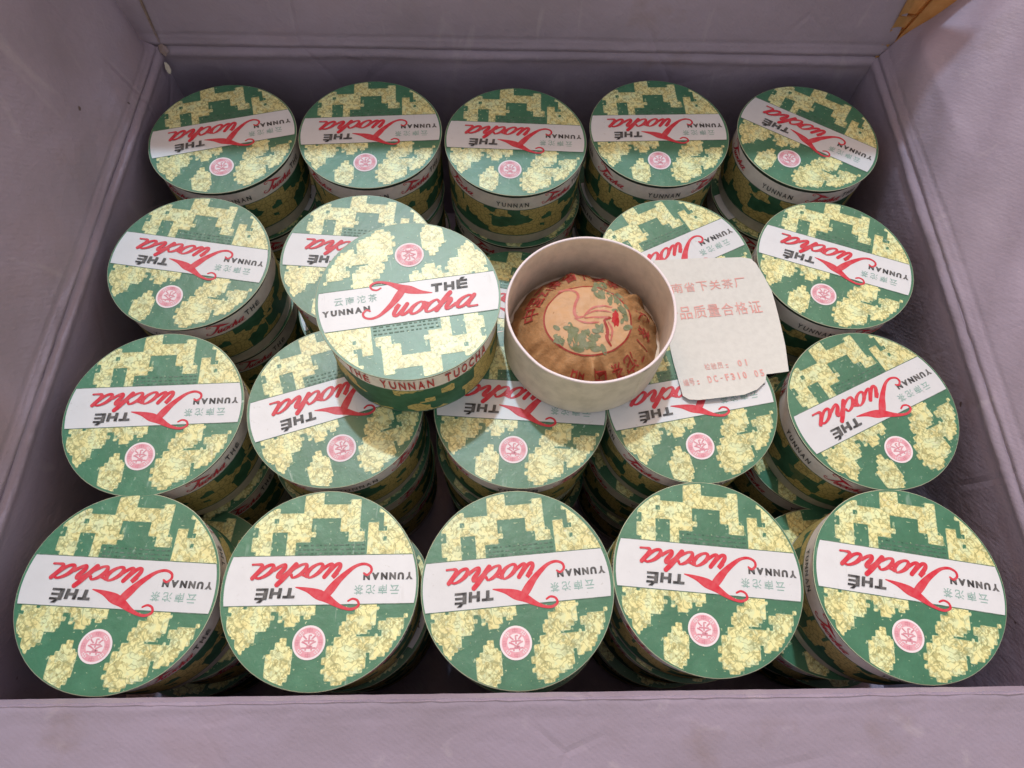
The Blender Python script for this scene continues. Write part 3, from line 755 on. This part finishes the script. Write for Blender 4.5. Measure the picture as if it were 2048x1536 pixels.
def cst(pts, w, m):
    v, f = ribbon([(*cpx(x, y), 1.45 * w * (0.6 if i in (0, len(pts) - 1) else 1)) for i, (x, y) in enumerate(pts)], 10); crane.append((v, f, m))
cst([(560, 520), (640, 505), (715, 530), (735, 590), (705, 660), (690, 740), (715, 790), (770, 790)], .0011, M_WRAPPINK)
cst([(770, 790), (830, 720), (900, 685), (980, 680), (1040, 690)], .0008, M_WRAPPINK)
cst([(780, 800), (860, 790), (950, 790), (1020, 790)], .0007, M_WRAPPINK)
cst([(690, 800), (760, 840), (840, 845), (930, 830)], .0007, M_WRAPPINK)
cst([(800, 760), (880, 730), (960, 730), (1030, 740)], .0007, M_WRAPPINK)
cst([(960, 820), (985, 900), (975, 980), (1010, 1040)], .0012, M_WRAPRED)
cst([(1000, 830), (1030, 900), (1010, 1000)], .0008, M_WRAPPINK)
cst([(960, 815), (1000, 795), (1040, 790)], .0010, M_WRAPRED)
def blob(cx, cy, rx, ry, m, seed):
    rr = random.Random(seed); v = [cpx(cx, cy)]; k = 22
    for i in range(k):
        a = 2 * math.pi * i / k; q = rr.uniform(.72, 1.12); v.append(cpx(cx + rx * q * math.cos(a), cy + ry * q * math.sin(a)))
    return (v, [(0, 1 + (i + 1) % k, 1 + i) for i in range(k)], m)
crane.append(blob(1070, 800, 38, 78, M_WRAPSPOT, 3))
cake_print('crane_print', crane, 0.00030)['kind'] = 'stuff'
leaf = []
rr = random.Random(9)
for cx0, cx1, cy0, cy1, nn in ((890, 1020, 430, 600, 12), (1030, 1170, 540, 720, 12), (520, 700, 870, 1010, 12), (640, 780, 950, 1080, 11), (760, 950, 880, 1080, 16), (1120, 1190, 640, 880, 7)):
    for k in range(nn):
        x, y = rr.uniform(cx0, cx1), rr.uniform(cy0, cy1); a = rr.uniform(0, 3.14); l = rr.uniform(28, 55); w = l * .5
        pts = [(x + l * math.cos(t) * math.cos(a) - w * math.sin(t) * math.sin(a), y + l * math.cos(t) * math.sin(a) + w * math.sin(t) * math.cos(a)) for t in [i * 2 * math.pi / 10 for i in range(10)]]
        leaf.append(([cpx(*p) for p in pts], [tuple(reversed(range(10)))], M_WRAPLEAF))
mbq = MB()
for i, (v, f, m) in enumerate(leaf): mbq.add(on_dome(v, 0.00020 + i * 0.000002), f, m)
link('leaf_print', mbq.mesh('leaf_print'), cake)['kind'] = 'stuff'
glyphs = []
def ring_text(s, a0, a1, r, h, m):
    for i, ch in enumerate(s):
        a = R(a0 + (a1 - a0) * i / max(1, len(s) - 1)); v, f = text_fit(ch, -h * .46, -h / 2, h * .46, h / 2, .012)
        # split long faces by using the glyph's own fine outline; feet point outward
        out = []
        for x, y in v:
            rr_ = r + y; aa = a - x / r; out.append((rr_ * math.cos(aa), rr_ * math.sin(aa)))
        glyphs.append((out, f, m))
ring_text('中国云南省下关茶', 168, 58, 0.0300, 0.0084, M_WRAPRED)
ring_text('关茶厂沱茶', 10, -62, 0.0305, 0.0078, M_WRAPRED)
ring_text('出品', -80, -102, 0.0318, 0.0080, M_WRAPRED)
mbq = MB()
for v, f, m in glyphs: mbq.add(on_dome(v, 0.0005), [t[::-1] for t in f], m)
link('lettering', mbq.mesh('lettering'), cake)['kind'] = 'stuff'

# paper slip lying on the boxes
OUT = [(0.0815, 0.0625), (0.092, 0.0632), (0.108, 0.0642), (0.1330, 0.0652), (0.1385, 0.0640), (0.1408, 0.0605), (0.1440, 0.0505), (0.1463, 0.0416), (0.1472, 0.0250), (0.1475, 0.0063), (0.1466, -0.0094), (0.1405, -0.0098), (0.1350, -0.0103), (0.1335, -0.0150), (0.1280, -0.0198), (0.1205, -0.0230), (0.1072, -0.0250), (0.0960, -0.0262), (0.0910, -0.0258), (0.0880, -0.0235), (0.0868, -0.0120), (0.0852, 0.0001), (0.0840, 0.0155), (0.0825, 0.0350), (0.0815, 0.0500)]
def slip_z(x, y):
    z = 0.0011 + 0.0004 * noise.noise(Vector((x * 60, y * 60, 1)))
    z += 0.0022 * max(0, (-0.006 - y) / 0.022) ** 1.6          # lower edge lifts
    z += 0.0016 * max(0, (x - 0.136) / 0.011) ** 2
    return z
cxy = (0.114, 0.020); NRG = 14
oo = []
for i, a in enumerate(OUT):
    b = OUT[(i + 1) % len(OUT)]
    for k in range(4): oo.append((a[0] + (b[0] - a[0]) * k / 4 + random.Random(i * 4 + k).uniform(-.00005, .00005), a[1] + (b[1] - a[1]) * k / 4))
sm = MB(); nO = len(oo)
for side, off in ((1, 0.0), (-1, -0.0004)):
    vs = [(cxy[0], cxy[1], slip_z(*cxy) + off)]
    for j in range(1, NRG + 1):
        for x, y in oo:
            t = j / NRG; X = cxy[0] + (x - cxy[0]) * t; Y = cxy[1] + (y - cxy[1]) * t; vs.append((X, Y, slip_z(X, Y) + off))
    fs = [(0, 1 + (k + 1) % nO, 1 + k) for k in range(nO)]
    for j in range(NRG - 1):
        for k in range(nO):
            a = 1 + j * nO; b = a + nO; m2 = (k + 1) % nO; fs.append((a + k, a + m2, b + m2, b + k))
    sm.add(vs, fs if side > 0 else [f[::-1] for f in fs], M_CARD)
e0 = [(x, y, slip_z(x, y)) for x, y in oo]; e1 = [(x, y, z - 0.0004) for x, y, z in e0]
sm.add(e0 + e1, [(k, (k + 1) % nO, (k + 1) % nO + nO, k + nO) for k in range(nO)], M_CARD)
me = sm.mesh('paper_slip', True)
bmm = bmesh.new(); bmm.from_mesh(me); bmesh.ops.recalc_face_normals(bmm, faces=bmm.faces); bmm.to_mesh(me); bmm.free()
slip = link('paper_slip', me)
tag(slip, 'off white paper slip with red Chinese print lying right of the open tub', 'paper slip')
tm = MB()
def slip_text(s, ax, ay, bx, by, h, adv=None):
    d = Vector((bx - ax, by - ay)); n = len(s); w = d.length / n; d.normalize(); p = Vector((-d.y, d.x))
    for i, ch in enumerate(s):
        if ch == ' ': continue
        cjk = ord(ch) > 0x2000
        k = 0.86 if cjk else (0.62 if ch not in ':-1' else (0.4 if ch != '1' else 0.22))
        hh = h if ch not in ':-' else (h * .6 if ch == ':' else h * .12)
        yo = 0 if ch != '-' else h * .4
        v, f = text_fit(ch, w * (i + .5 - k / 2), yo, w * (i + .5 + k / 2), yo + hh, .004 if cjk else .03)
        vv = []
        for x, y in v:
            q = Vector((ax, ay)) + d * x + p * y; vv.append((q.x, q.y, slip_z(q.x, q.y) + 0.00022))
        tm.add(vv, f, M_SLIPRED)
slip_text('云南省下关茶厂', 0.0822, 0.0392, 0.1335, 0.0450, 0.0062)
slip_text('产品质量合格证', 0.0845, 0.0222, 0.1400, 0.0279, 0.0080)
slip_text('检验员: 01', 0.1020, -0.0082, 0.1270, -0.0051, 0.0038)
slip_text('编号: DC-F310 05', 0.0895, -0.0180, 0.1345, -0.0115, 0.0042)
link('lettering', tm.mesh('lettering'), slip)['kind'] = 'stuff'
